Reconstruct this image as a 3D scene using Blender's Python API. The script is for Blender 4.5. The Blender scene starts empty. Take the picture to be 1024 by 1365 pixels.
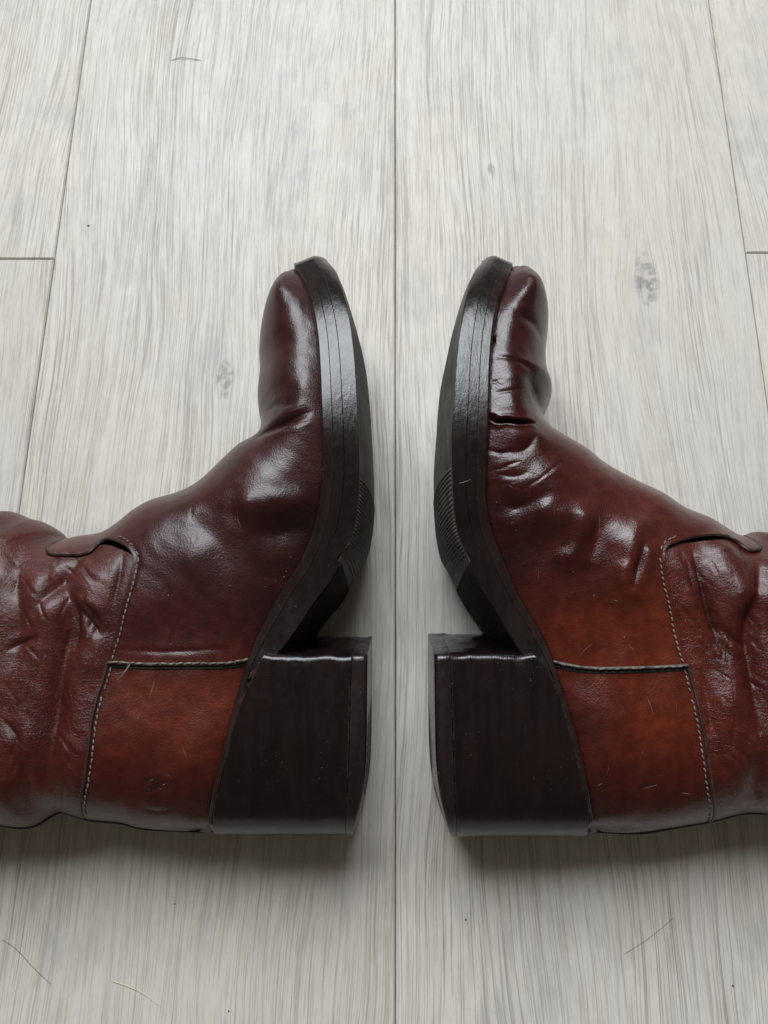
import bpy, bmesh, math, random
import numpy as np
from mathutils import Vector, geometry

random.seed(7)
rng = np.random.default_rng(11)
scn = bpy.context.scene
C = scn.collection

# ------------------------------------------------------------------ camera
F, CX, CY = 986.0, 527.0, 682.5            # focal length and principal point, in photograph pixels (1024 x 1365)
TH, DIST = math.radians(15.5), 0.4266      # tilt off the vertical, distance to the floor along the axis
CAM = np.array([0.0, -DIST * math.sin(TH), DIST * math.cos(TH)])
cam = bpy.data.cameras.new('camera')
cam_o = bpy.data.objects.new('camera', cam)
C.objects.link(cam_o)
cam_o.location = CAM
cam_o.rotation_euler = (TH, 0, 0)
cam.sensor_fit = 'VERTICAL'
cam.sensor_height = 36.0
cam.lens = 36.0 * F / 1365.0
cam.shift_x = -(CX - 512.0) / 1365.0
cam.clip_start, cam.clip_end = 0.01, 50
cam.dof.use_dof = True
cam.dof.focus_distance = 0.36
cam.dof.aperture_fstop = 16.0
scn.camera = cam_o

# ------------------------------------------------------------------ light: dim room + one big window ahead
w = bpy.data.worlds.new('World'); scn.world = w; w.use_nodes = True
w.node_tree.nodes['Background'].inputs[0].default_value = (1.0, 0.90, 0.77, 1)
w.node_tree.nodes['Background'].inputs[1].default_value = 0.12

def area(name, loc, target, sx, sy, power, col):
    l = bpy.data.lights.new(name, 'AREA'); l.shape = 'RECTANGLE'; l.size = sx; l.size_y = sy
    l.energy = power; l.color = col
    o = bpy.data.objects.new(name, l); C.objects.link(o); o.location = loc
    o.rotation_euler = (Vector(target) - Vector(loc)).to_track_quat('-Z', 'Y').to_euler()
    return o
area('window_light', (-0.45, 2.10, 2.70), (0, 0, 0), 2.3, 2.0, 196.0, (0.885, 0.947, 1.0))

scn.view_settings.view_transform = 'Standard'
scn.view_settings.look = 'None'
scn.view_settings.gamma = 1.0
scn.view_settings.exposure = 0.0

# ------------------------------------------------------------------ numeric helpers
def A(p): return np.asarray(p, float)

def unproj(P, z):
    """photo pixel -> x, y on the horizontal plane of height z"""
    P = A(P).reshape(-1, 2)
    dx = (P[:, 0] - CX) / F; dy = (CY - P[:, 1]) / F
    vy = dy * math.cos(TH) + math.sin(TH); vz = dy * math.sin(TH) - math.cos(TH)
    t = (np.asarray(z) - CAM[2]) / vz
    return np.stack([CAM[0] + dx * t, CAM[1] + vy * t], 1)

def spline(P, step):
    """centripetal Catmull-Rom through P (N,k), resampled evenly"""
    P = A(P)
    if len(P) < 3:
        Q = P
    else:
        E = np.vstack([2 * P[0] - P[1], P, 2 * P[-1] - P[-2]])
        out = []
        for i in range(1, len(E) - 2):
            p0, p1, p2, p3 = E[i - 1], E[i], E[i + 1], E[i + 2]
            a = 0.5
            t0 = 0; t1 = t0 + max(np.linalg.norm(p1 - p0), 1e-9) ** a
            t2 = t1 + max(np.linalg.norm(p2 - p1), 1e-9) ** a; t3 = t2 + max(np.linalg.norm(p3 - p2), 1e-9) ** a
            t = np.linspace(t1, t2, 14, endpoint=False)[:, None]
            A1 = (t1 - t) / (t1 - t0) * p0 + (t - t0) / (t1 - t0) * p1
            A2 = (t2 - t) / (t2 - t1) * p1 + (t - t1) / (t2 - t1) * p2
            A3 = (t3 - t) / (t3 - t2) * p2 + (t - t2) / (t3 - t2) * p3
            B1 = (t2 - t) / (t2 - t0) * A1 + (t - t0) / (t2 - t0) * A2
            B2 = (t3 - t) / (t3 - t1) * A2 + (t - t1) / (t3 - t1) * A3
            out.append((t2 - t) / (t2 - t1) * B1 + (t - t1) / (t2 - t1) * B2)
        Q = np.vstack(out + [P[-1:]])
    return resample(Q, step)

def resample(Q, step):
    Q = A(Q)
    d = np.r_[0, np.cumsum(np.linalg.norm(np.diff(Q, axis=0), axis=1))]
    n = max(2, int(round(d[-1] / step)) + 1)
    t = np.linspace(0, d[-1], n)
    return np.stack([np.interp(t, d, Q[:, k]) for k in range(Q.shape[1])], 1)

def dist_line(X, L):
    """distance from points X to polyline L, and the fraction along it of the nearest point"""
    X = A(X); L = A(L)
    a = L[:-1]; b = L[1:]; ab = b - a
    l2 = (ab ** 2).sum(1) + 1e-18
    ln = np.sqrt(l2); cum = np.r_[0, np.cumsum(ln)]
    D = np.empty(len(X)); T = np.empty(len(X))
    for i in range(0, len(X), 4000):
        x = X[i:i + 4000]
        t = np.clip(((x[:, None, :] - a) * ab).sum(2) / l2, 0, 1)
        q = a + t[..., None] * ab
        d2 = ((x[:, None, :] - q) ** 2).sum(2)
        k = d2.argmin(1); r = np.arange(len(x))
        D[i:i + 4000] = np.sqrt(d2[r, k]); T[i:i + 4000] = (cum[k] + t[r, k] * ln[k]) / cum[-1]
    return D, T

def inside(X, poly):
    X = A(X); poly = A(poly)
    x, y = X[:, 0], X[:, 1]; res = np.zeros(len(X), bool)
    j = len(poly) - 1
    for i in range(len(poly)):
        xi, yi = poly[i]; xj, yj = poly[j]
        if yi != yj:
            c = ((yi > y) != (yj > y)) & (x < (xj - xi) * (y - yi) / (yj - yi) + xi)
            res ^= c
        j = i
    return res

def waves(X, scale, seed, n=14, aniso=1.0, ang=0.0):
    """smooth pseudo-noise about -1..1 with features of size scale (metres); aniso stretches it along ang"""
    r = np.random.default_rng(seed); s = np.zeros(len(X))
    ca, sa = math.cos(ang), math.sin(ang)
    u = X[:, 0] * ca + X[:, 1] * sa; v = -X[:, 0] * sa + X[:, 1] * ca
    for _ in range(n):
        th = r.uniform(0, 2 * math.pi); k = 2 * math.pi / scale * r.uniform(0.6, 1.6)
        s += np.sin(k * (u * math.cos(th) / aniso + v * math.sin(th)) + r.uniform(0, 6.3))
    return s / math.sqrt(n) * 0.7

def prof(t): return np.sqrt(np.clip(1 - (1 - np.clip(t, 0, 1)) ** 2, 0, 1))
def smin(a, b, k): 
    h = np.clip(0.5 + 0.5 * (b - a) / k, 0, 1)
    return b * (1 - h) + a * h - k * h * (1 - h)
def idw(X, pts, vals, p=3.0):
    X = A(X); d = np.linalg.norm(X[:, None] - A(pts)[None], axis=2) + 0.012
    wt = d ** -p
    v = A(vals)
    return (wt @ v) / (wt.sum(1) if v.ndim == 1 else wt.sum(1)[:, None])

# ------------------------------------------------------------------ node helpers and materials
def new_mat(name):
    m = bpy.data.materials.new(name); m.use_nodes = True
    nt = m.node_tree; b = nt.nodes['Principled BSDF']
    return m, nt, b
class NT:
    def __init__(s, nt): s.nt = nt
    def n(s, t, ins=None, **kw):
        x = s.nt.nodes.new(t)
        for k, v in kw.items(): setattr(x, k, v)
        for k, v in (ins or {}).items(): s.set(x.inputs[k], v)
        return x
    def set(s, sock, v):
        if isinstance(v, bpy.types.NodeSocket): s.nt.links.new(v, sock)
        elif isinstance(v, bpy.types.Node): s.nt.links.new(v.outputs[0], sock)
        else: sock.default_value = v
    def math(s, op, a, b=0.0, c=0.0, clamp=False):
        x = s.n('ShaderNodeMath', operation=op, use_clamp=clamp)
        s.set(x.inputs[0], a); s.set(x.inputs[1], b); s.set(x.inputs[2], c)
        return x.outputs[0]
    def mix(s, f, a, b, mode='MIX'):
        x = s.n('ShaderNodeMix', data_type='RGBA', blend_type=mode)
        s.set(x.inputs[0], f); s.set(x.inputs[6], a); s.set(x.inputs[7], b)
        return x.outputs[2]
    def ramp(s, f, stops):
        x = s.n('ShaderNodeValToRGB'); s.set(x.inputs[0], f)
        e = x.color_ramp.elements
        while len(e) < len(stops): e.new(0.5)
        for q, (p, c) in zip(e, stops):
            q.position = p; q.color = (c, c, c, 1) if isinstance(c, (int, float)) else tuple(c) + (1,)
        return x.outputs[0]
    def noise(s, vec, scale, detail=4, rough=0.55, dist=0.0):
        return s.n('ShaderNodeTexNoise', {'Vector': vec, 'Scale': scale, 'Detail': detail, 'Roughness': rough, 'Distortion': dist}).outputs[0]
    def mapping(s, vec, sc=(1, 1, 1), rot=(0, 0, 0), loc=(0, 0, 0)):
        return s.n('ShaderNodeMapping', {'Vector': vec, 'Scale': sc, 'Rotation': rot, 'Location': loc}).outputs[0]
    def bump(s, h, strength, dist, normal=None):
        ins = {'Height': h, 'Strength': strength, 'Distance': dist}
        if normal is not None: ins['Normal'] = normal
        return s.n('ShaderNodeBump', ins).outputs[0]

def floor_material():
    m, nt, b = new_mat('pale_oak_plank'); g = NT(nt)
    geo = g.n('ShaderNodeNewGeometry').outputs['Position']
    oi = g.n('ShaderNodeObjectInfo').outputs['Random']
    off = g.n('ShaderNodeCombineXYZ', {'X': g.math('MULTIPLY', oi, 7.3), 'Y': g.math('MULTIPLY', oi, 13.1), 'Z': g.math('MULTIPLY', oi, 5.7)}).outputs[0]
    P = g.n('ShaderNodeVectorMath', {0: geo, 1: off}, operation='ADD').outputs[0]
    # the grain drifts sideways in long slow curves
    drift = g.noise(g.mapping(P, (9, 2.4, 1)), 1.0, 2, 0.5)
    drift2 = g.noise(g.mapping(P, (30, 9, 1)), 1.0, 2, 0.5)
    dx = g.math('ADD', g.math('MULTIPLY', g.math('SUBTRACT', drift, 0.5), 0.045), g.math('MULTIPLY', g.math('SUBTRACT', drift2, 0.5), 0.004))
    # knots bend the grain around them
    sep = g.n('ShaderNodeSeparateXYZ', {0: geo})
    knot_fac = None; kdx = None
    for (kx, ky, r) in KNOTS:
        ex = g.math('MULTIPLY', g.math('SUBTRACT', sep.outputs[0], kx), 1.0 / r)
        ey = g.math('MULTIPLY', g.math('SUBTRACT', sep.outputs[1], ky), 0.42 / r)
        d2 = g.math('ADD', g.math('MULTIPLY', ex, ex), g.math('MULTIPLY', ey, ey))
        fall = g.math('DIVIDE', 1.0, g.math('ADD', 1.0, d2))
        push = g.math('MULTIPLY', g.math('MULTIPLY', ex, fall), -0.9 * r)
        k = g.ramp(d2, [(0.0, 1.0), (0.5, 0.75), (1.0, 0.0)])
        kdx = push if kdx is None else g.math('ADD', kdx, push)
        knot_fac = k if knot_fac is None else g.math('MAXIMUM', knot_fac, k)
    dx = g.math('ADD', dx, kdx)
    Q = g.n('ShaderNodeVectorMath', {0: P, 1: g.n('ShaderNodeCombineXYZ', {'X': dx}).outputs[0]}, operation='ADD').outputs[0]
    pores = g.noise(g.mapping(Q, (1250, 11, 1)), 1.0, 3, 0.6)          # thin long dark pores
    pore = g.ramp(pores, [(0.35, 1.0), (0.41, 0.55), (0.465, 0.0)])
    pores2 = g.noise(g.mapping(Q, (1900, 34, 1), loc=(3, 5, 0)), 1.0, 2, 0.5)
    pore2 = g.ramp(pores2, [(0.34, 1.0), (0.44, 0.0)])
    where = g.ramp(g.noise(g.mapping(Q, (46, 3.2, 1)), 1.0, 3), [(0.36, 0.25), (0.62, 1.0)])
    rings = g.math('SINE', g.math('MULTIPLY', g.noise(g.mapping(Q, (16, 1.0, 1), loc=(4, 2, 0)), 1.0, 2, 0.45), 95.0))
    ring = g.math('MULTIPLY_ADD', rings, 0.5, 0.5)
    fib = g.noise(g.mapping(Q, (2400, 60, 1)), 1.0, 3, 0.6)
    blot = g.noise(g.mapping(P, (9, 5, 1)), 1.0, 3)
    mott = g.noise(g.mapping(P, (150, 60, 1), loc=(7, 1, 0)), 1.0, 6, 0.7)
    base = g.mix(g.ramp(blot, [(0.36, 0.0), (0.64, 1.0)]), (0.528, 0.476, 0.402, 1), (0.505, 0.480, 0.438, 1))
    base = g.mix(g.math('MULTIPLY', g.math('POWER', ring, 2.0), 0.42), base, (0.42, 0.375, 0.315, 1))
    base = g.mix(g.ramp(mott, [(0.40, 0.0), (0.70, 0.55)]), base, (0.615, 0.580, 0.520, 1))
    base = g.mix(g.math('MULTIPLY', g.ramp(fib, [(0.3, 0.0), (0.7, 1.0)]), 0.30), base, (0.600, 0.562, 0.500, 1))
    pf = g.math('MULTIPLY', g.math('MULTIPLY', pore, where), 0.56)
    base = g.mix(pf, base, (0.19, 0.15, 0.115, 1))
    base = g.mix(g.math('MULTIPLY', pore2, 0.32), base, (0.26, 0.225, 0.19, 1))
    smd = g.noise(g.mapping(P, (22, 13, 1), loc=(5, 9, 0)), 1.0, 5, 0.65)
    base = g.mix(g.ramp(smd, [(0.56, 0.0), (0.70, 0.5)]), base, (0.36, 0.35, 0.335, 1))
    kn = g.math('MULTIPLY', knot_fac, g.ramp(g.noise(P, 210, 3), [(0.42, 0.15), (0.60, 0.9)]))
    base = g.mix(kn, base, (0.20, 0.195, 0.19, 1))
    tone = g.math('ADD', 0.91, g.math('MULTIPLY', oi, 0.15))
    base = g.mix(1.0, base, g.n('ShaderNodeCombineColor', {0: tone, 1: tone, 2: tone}).outputs[0], 'MULTIPLY')
    g.set(b.inputs['Base Color'], base)
    g.set(b.inputs['Roughness'], g.math('ADD', 0.42, g.math('MULTIPLY', g.noise(P, 60, 3), 0.16)))
    b.inputs['Specular IOR Level'].default_value = 0.4
    h = g.math('SUBTRACT', g.math('MULTIPLY', fib, 0.12), g.math('ADD', pf, g.math('MULTIPLY', pore2, 0.35)))
    g.set(b.inputs['Normal'], g.bump(h, 0.6, 0.0004))
    return m

def leather_material():
    m, nt, b = new_mat('burgundy_leather'); g = NT(nt)
    P = g.n('ShaderNodeTexCoord').outputs['Object']
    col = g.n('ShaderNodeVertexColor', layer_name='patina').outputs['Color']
    wr = g.n('ShaderNodeAttribute', attribute_name='wrinkle').outputs['Fac']
    n1 = g.noise(P, 45, 6, 0.6, 0.4); n2 = g.noise(P, 170, 4, 0.6); n3 = g.noise(P, 900, 3, 0.6)
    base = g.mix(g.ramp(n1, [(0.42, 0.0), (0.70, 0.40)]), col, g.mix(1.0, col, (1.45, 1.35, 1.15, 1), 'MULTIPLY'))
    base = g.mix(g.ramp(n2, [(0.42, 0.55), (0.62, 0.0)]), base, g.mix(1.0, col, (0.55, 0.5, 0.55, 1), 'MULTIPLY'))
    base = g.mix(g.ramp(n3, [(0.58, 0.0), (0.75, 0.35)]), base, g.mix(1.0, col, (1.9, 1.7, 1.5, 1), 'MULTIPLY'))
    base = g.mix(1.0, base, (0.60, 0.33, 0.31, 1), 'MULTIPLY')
    # fine pale scratches
    sc = g.noise(g.mapping(P, (60, 900, 60), rot=(0, 0, 0.9)), 1.0, 2, 0.5)
    sc2 = g.noise(g.mapping(P, (900, 50, 60), rot=(0, 0, 0.35)), 1.0, 2, 0.5)
    s = g.math('ADD', g.ramp(sc, [(0.755, 0.0), (0.80, 0.3)]), g.ramp(sc2, [(0.755, 0.0), (0.80, 0.3)]), clamp=True)
    base = g.mix(s, base, (0.26, 0.12, 0.075, 1))
    g.set(b.inputs['Base Color'], base)
    vor = g.n('ShaderNodeTexVoronoi', {'Vector': P, 'Scale': 1150.0}).outputs['Distance']
    fine = g.noise(P, 2600, 2)
    wv = g.noise(g.mapping(P, (150, 330, 200), rot=(0, 0, 0.5)), 1.0, 6, 0.62, 1.2)
    wv2 = g.noise(g.mapping(P, (420, 200, 300), rot=(0, 0, -0.5)), 1.0, 4, 0.6, 0.8)
    rid = g.math('ABSOLUTE', g.math('SUBTRACT', wv, 0.5))
    rid2 = g.math('ABSOLUTE', g.math('SUBTRACT', wv2, 0.5))
    wrk = g.math('MULTIPLY', g.math('ADD', g.ramp(rid, [(0.0, 0.0), (0.16, 1.0)]), g.math('MULTIPLY', g.ramp(rid2, [(0.0, 0.0), (0.2, 1.0)]), 0.5)), wr)
    nrm = g.bump(wrk, 0.36, 0.0006)
    nrm = g.bump(g.math('ADD', vor, g.math('MULTIPLY', fine, 0.5)), 0.36, 0.00026, nrm)
    g.set(b.inputs['Normal'], nrm)
    r = g.math('ADD', 0.19, g.math('MULTIPLY', n2, 0.18))
    r = g.math('ADD', r, g.n('ShaderNodeAttribute', attribute_name='dullness').outputs['Fac'])
    g.set(b.inputs['Roughness'], r)
    g.set(b.inputs['Coat Roughness'], g.math('ADD', 0.20, g.n('ShaderNodeAttribute', attribute_name='dullness').outputs['Fac']))
    b.inputs['Specular IOR Level'].default_value = 0.34
    b.inputs['Coat Weight'].default_value = 0.20
    return m

def edge_material(name, c1, c2, rough, spec=0.5, streak=(1, 1, 1), bump=0.4, fleck=None, worn=None):
    m, nt, b = new_mat(name); g = NT(nt)
    P = g.n('ShaderNodeTexCoord').outputs['Object']
    n1 = g.noise(g.mapping(P, tuple(140 * k for k in streak)), 1.0, 5, 0.65)
    n2 = g.noise(g.mapping(P, tuple(700 * k for k in streak)), 1.0, 4, 0.6)
    base = g.mix(g.ramp(n1, [(0.35, 0.0), (0.68, 1.0)]), c1 + (1,), c2 + (1,))
    if fleck:
        fl = g.ramp(g.noise(P, 850, 4, 0.7), [(0.66, 0.0), (0.72, 0.8)])
        fl = g.math('MULTIPLY', fl, g.ramp(g.noise(P, 55, 2), [(0.5, 0.0), (0.65, 1.0)]))
        base = g.mix(fl, base, fleck + (1,))
    if worn:                                                   # edges rubbed through to the bare material
        bv = g.n('ShaderNodeBevel', {'Radius': 0.0013}, samples=4).outputs[0]
        gn = g.n('ShaderNodeNewGeometry').outputs['Normal']
        dt = g.n('ShaderNodeVectorMath', {0: bv, 1: gn}, operation='DOT_PRODUCT').outputs['Value']
        ef = g.ramp(dt, [(0.80, 1.0), (0.97, 0.0)])
        ef = g.math('MULTIPLY', ef, g.ramp(g.noise(P, 260, 5, 0.75), [(0.44, 0.0), (0.60, 0.9)]))
        base = g.mix(ef, base, worn + (1,))
    g.set(b.inputs['Base Color'], base)
    g.set(b.inputs['Roughness'], g.math('ADD', rough - 0.12, g.math('MULTIPLY', g.noise(P, 230, 5, 0.7), 0.30)))
    b.inputs['Specular IOR Level'].default_value = spec
    h = g.math('ADD', g.math('MULTIPLY', n1, 0.8), g.math('MULTIPLY', n2, 0.6))
    h = g.math('ADD', h, g.math('MULTIPLY', g.noise(P, 1800, 3), 0.14))
    g.set(b.inputs['Normal'], g.bump(h, bump, 0.0006))
    return m

KX = unproj([(862, 372), (655, 228), (300, 505), (640, 1500), (240, 1480)], 0.0)
KNOTS = [(KX[0][0], KX[0][1], 0.009), (KX[1][0], KX[1][1], 0.003), (KX[2][0], KX[2][1], 0.006), (KX[3][0], KX[3][1], 0.012), (KX[4][0], KX[4][1], 0.012)]

M = {}
M['floor'] = floor_material()
M['leather'] = leather_material()
M['welt'] = edge_material('stained_welt_edge', (0.005, 0.0035, 0.003), (0.020, 0.009, 0.0075), 0.20, 0.45, (1, 0.25, 1), 0.30, (0.20, 0.18, 0.16), worn=(0.055, 0.030, 0.021))
M['midsole'] = edge_material('stained_sole_edge', (0.004, 0.003, 0.003), (0.013, 0.0075, 0.0065), 0.20, 0.45, (1, 0.3, 1), 0.40, (0.16, 0.14, 0.12))
M['outsole'] = edge_material('worn_rubber', (0.060, 0.054, 0.046), (0.13, 0.115, 0.095), 0.6, 0.4, (1, 0.4, 1), 0.5, (0.14, 0.12, 0.10))
M['heel'] = edge_material('stacked_heel', (0.0035, 0.0025, 0.0025), (0.0105, 0.0048, 0.0044), 0.17, 0.4, (1, 0.15, 0.5), 0.28, (0.22, 0.19, 0.17), worn=(0.050, 0.028, 0.020))
M['lift'] = edge_material('heel_rubber', (0.004, 0.003, 0.003), (0.017, 0.009, 0.008), 0.22, 0.5, (1, 0.2, 0.6), 0.5, (0.18, 0.16, 0.14), worn=(0.06, 0.045, 0.037))
M['piping'] = edge_material('dark_binding', (0.020, 0.011, 0.009), (0.050, 0.024, 0.018), 0.42, 0.5, (1, 1, 1), 0.4)
M['rawedge'] = edge_material('raw_edge', (0.035, 0.025, 0.022), (0.13, 0.10, 0.085), 0.55, 0.4, (1, 1, 1), 0.5)
M['thread'] = edge_material('waxed_thread', (0.08, 0.067, 0.057), (0.25, 0.22, 0.19), 0.65, 0.3, (3, 3, 3), 0.6)
M['underside'] = edge_material('matte_sole_underside', (0.012, 0.010, 0.009), (0.035, 0.030, 0.026), 0.75, 0.06, (1, 1, 1), 0.4)
M['gap'] = edge_material('dark_gap_and_shadow', (0.010, 0.008, 0.007), (0.03, 0.025, 0.02), 0.8, 0.2)
M['paint_chip'] = edge_material('scuffed_skin', (0.035, 0.012, 0.010), (0.10, 0.045, 0.035), 0.6, 0.4, (1, 1, 1), 0.8)
M['fibre'] = edge_material('pale_fibre', (0.55, 0.45, 0.32), (0.7, 0.6, 0.45), 0.5)
M['hair'] = edge_material('dark_hair', (0.03, 0.028, 0.028), (0.06, 0.05, 0.05), 0.5)

# ------------------------------------------------------------------ object helpers
def mesh_obj(name, V, Fc, mat, parent=None, base=(0, 0, 0), smooth=True, attrs=None, merge=0.0, sharp=None):
    me = bpy.data.meshes.new(name)
    V = A(V) - A(base)
    me.from_pydata([tuple(v) for v in V], [], [tuple(int(i) for i in f) for f in Fc])
    if attrs:
        for k, v in attrs.items():
            if v.ndim == 2:
                a = me.attributes.new(k, 'FLOAT_COLOR', 'POINT')
                a.data.foreach_set('color', np.c_[v, np.ones(len(v))].astype(np.float32).ravel())
            else:
                a = me.attributes.new(k, 'FLOAT', 'POINT'); a.data.foreach_set('value', v.astype(np.float32))
    bm = bmesh.new(); bm.from_mesh(me)
    if merge: bmesh.ops.remove_doubles(bm, verts=bm.verts, dist=merge)
    bmesh.ops.recalc_face_normals(bm, faces=bm.faces)
    if sharp is not None:
        for e in bm.edges:
            if len(e.link_faces) == 2 and e.calc_face_angle(0) > sharp: e.smooth = False
    for f in bm.faces: f.smooth = smooth
    bm.to_mesh(me); bm.free()
    me.materials.append(mat)
    o = bpy.data.objects.new(name, me); C.objects.link(o)
    if parent is not None:
        o.parent = parent                     # every level keeps the same base, so only the first level is offset
    return o

def tube_geo(path, rad, n=8, flat=1.0):
    """rings along a 3-D path; flat squeezes the section vertically"""
    P = A(path); N = len(P)
    T = np.gradient(P, axis=0); T /= np.linalg.norm(T, axis=1)[:, None] + 1e-12
    up = np.array([0, 0, 1.0])
    S = np.cross(T, up); S /= np.linalg.norm(S, axis=1)[:, None] + 1e-12
    U = np.cross(S, T)
    rad = np.broadcast_to(rad, (N,))
    th = np.linspace(0, 2 * math.pi, n, endpoint=False)
    V = (P[:, None] + rad[:, None, None] * (np.cos(th)[None, :, None] * S[:, None] + flat * np.sin(th)[None, :, None] * U[:, None])).reshape(-1, 3)
    Fc = [(i * n + k, i * n + (k + 1) % n, (i + 1) * n + (k + 1) % n, (i + 1) * n + k) for i in range(N - 1) for k in range(n)]
    Fc += [tuple(range(n))[::-1], tuple((N - 1) * n + k for k in range(n))]
    return V, Fc

def join_geo(parts):
    V = []; Fc = []; o = 0
    for v, f in parts:
        V.append(A(v)); Fc += [tuple(i + o for i in q) for q in f]; o += len(v)
    return np.vstack(V), Fc

def loft(rings, closed=True, cap=True):
    n = len(rings[0]); V = np.vstack(rings); Fc = []
    for i in range(len(rings) - 1):
        for k in range(n if closed else n - 1):
            k2 = (k + 1) % n
            Fc.append((i * n + k, i * n + k2, (i + 1) * n + k2, (i + 1) * n + k))
    if cap:
        Fc.append(tuple(range(n))[::-1]); Fc.append(tuple((len(rings) - 1) * n + k for k in range(n)))
    return V, Fc

# ------------------------------------------------------------------ floor
def build_floor():
    root = bpy.data.objects.new('floor', None); C.objects.link(root)
    root['kind'] = 'structure'
    # column edges measured on the photograph: centre seam, one plank to each side
    xl = unproj([(72.5, 344)], 0)[0][0]; xr = unproj([(994.5, 337)], 0)[0][0]
    W = (xr - xl) / 2
    edges = {-1: xl, 0: 0.0, 1: xr}
    for k in range(2, 7): edges[k] = xr + (k - 1) * W; edges[-k] = xl - (k - 1) * W
    ends = {-2: unproj([(30, 345)], 0)[0][1], 1: unproj([(1010, 337)], 0)[0][1]}
    gap, L, T = 0.00045, 1.29, 0.008
    bev = 0.0008
    r = random.Random(3)
    for c in range(-6, 6):
        x0, x1 = edges[c] + gap / 2, edges[c + 1] - gap / 2
        y_end = ends.get(c, {-1: -0.52, 0: -0.47}.get(c, r.uniform(-0.6, 0.6)))
        ys = [y_end + k * L for k in range(-1, 3)]
        for y0, y1 in zip(ys[:-1], ys[1:]):
            a0, a1 = y0 + gap / 2, y1 - gap / 2
            V = []
            for (i, z) in ((0, -T), (0, -bev), (bev, 0.0)):
                V += [(x0 + i, a0 + i, z), (x1 - i, a0 + i, z), (x1 - i, a1 - i, z), (x0 + i, a1 - i, z)]
            Fc = [(3, 2, 1, 0)] + [(4 * l + k, 4 * l + (k + 1) % 4, 4 * l + 4 + (k + 1) % 4, 4 * l + 4 + k) for l in (0, 1) for k in range(4)] + [(8, 9, 10, 11)]
            mesh_obj('plank', V, Fc, M['floor'], root, smooth=False)
    mesh_obj('underlay', [(-1.5, -2, -T), (1.5, -2, -T), (1.5, 3.4, -T), (-1.5, 3.4, -T), (-1.5, -2, -T - .01), (1.5, -2, -T - .01), (1.5, 3.4, -T - .01), (-1.5, 3.4, -T - .01)],
             [(0, 1, 2, 3), (7, 6, 5, 4), (0, 4, 5, 1), (1, 5, 6, 2), (2, 6, 7, 3), (3, 7, 4, 0)], M['gap'], root, smooth=False)
build_floor()

# ------------------------------------------------------------------ boots
def ZC(y): return 0.0445 + 0.050 * np.asarray(y)           # height of the boot's centre plane (lies tilted, toe end higher)

def unproj_c(P, dz=0.0):
    """unproject onto the tilted centre plane + dz"""
    P = A(P).reshape(-1, 2); z = np.full(len(P), 0.045)
    dz = np.broadcast_to(dz, (len(P),))
    for _ in range(6):
        q = unproj(P, z); z = ZC(q[:, 1]) + dz
    return q

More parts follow.
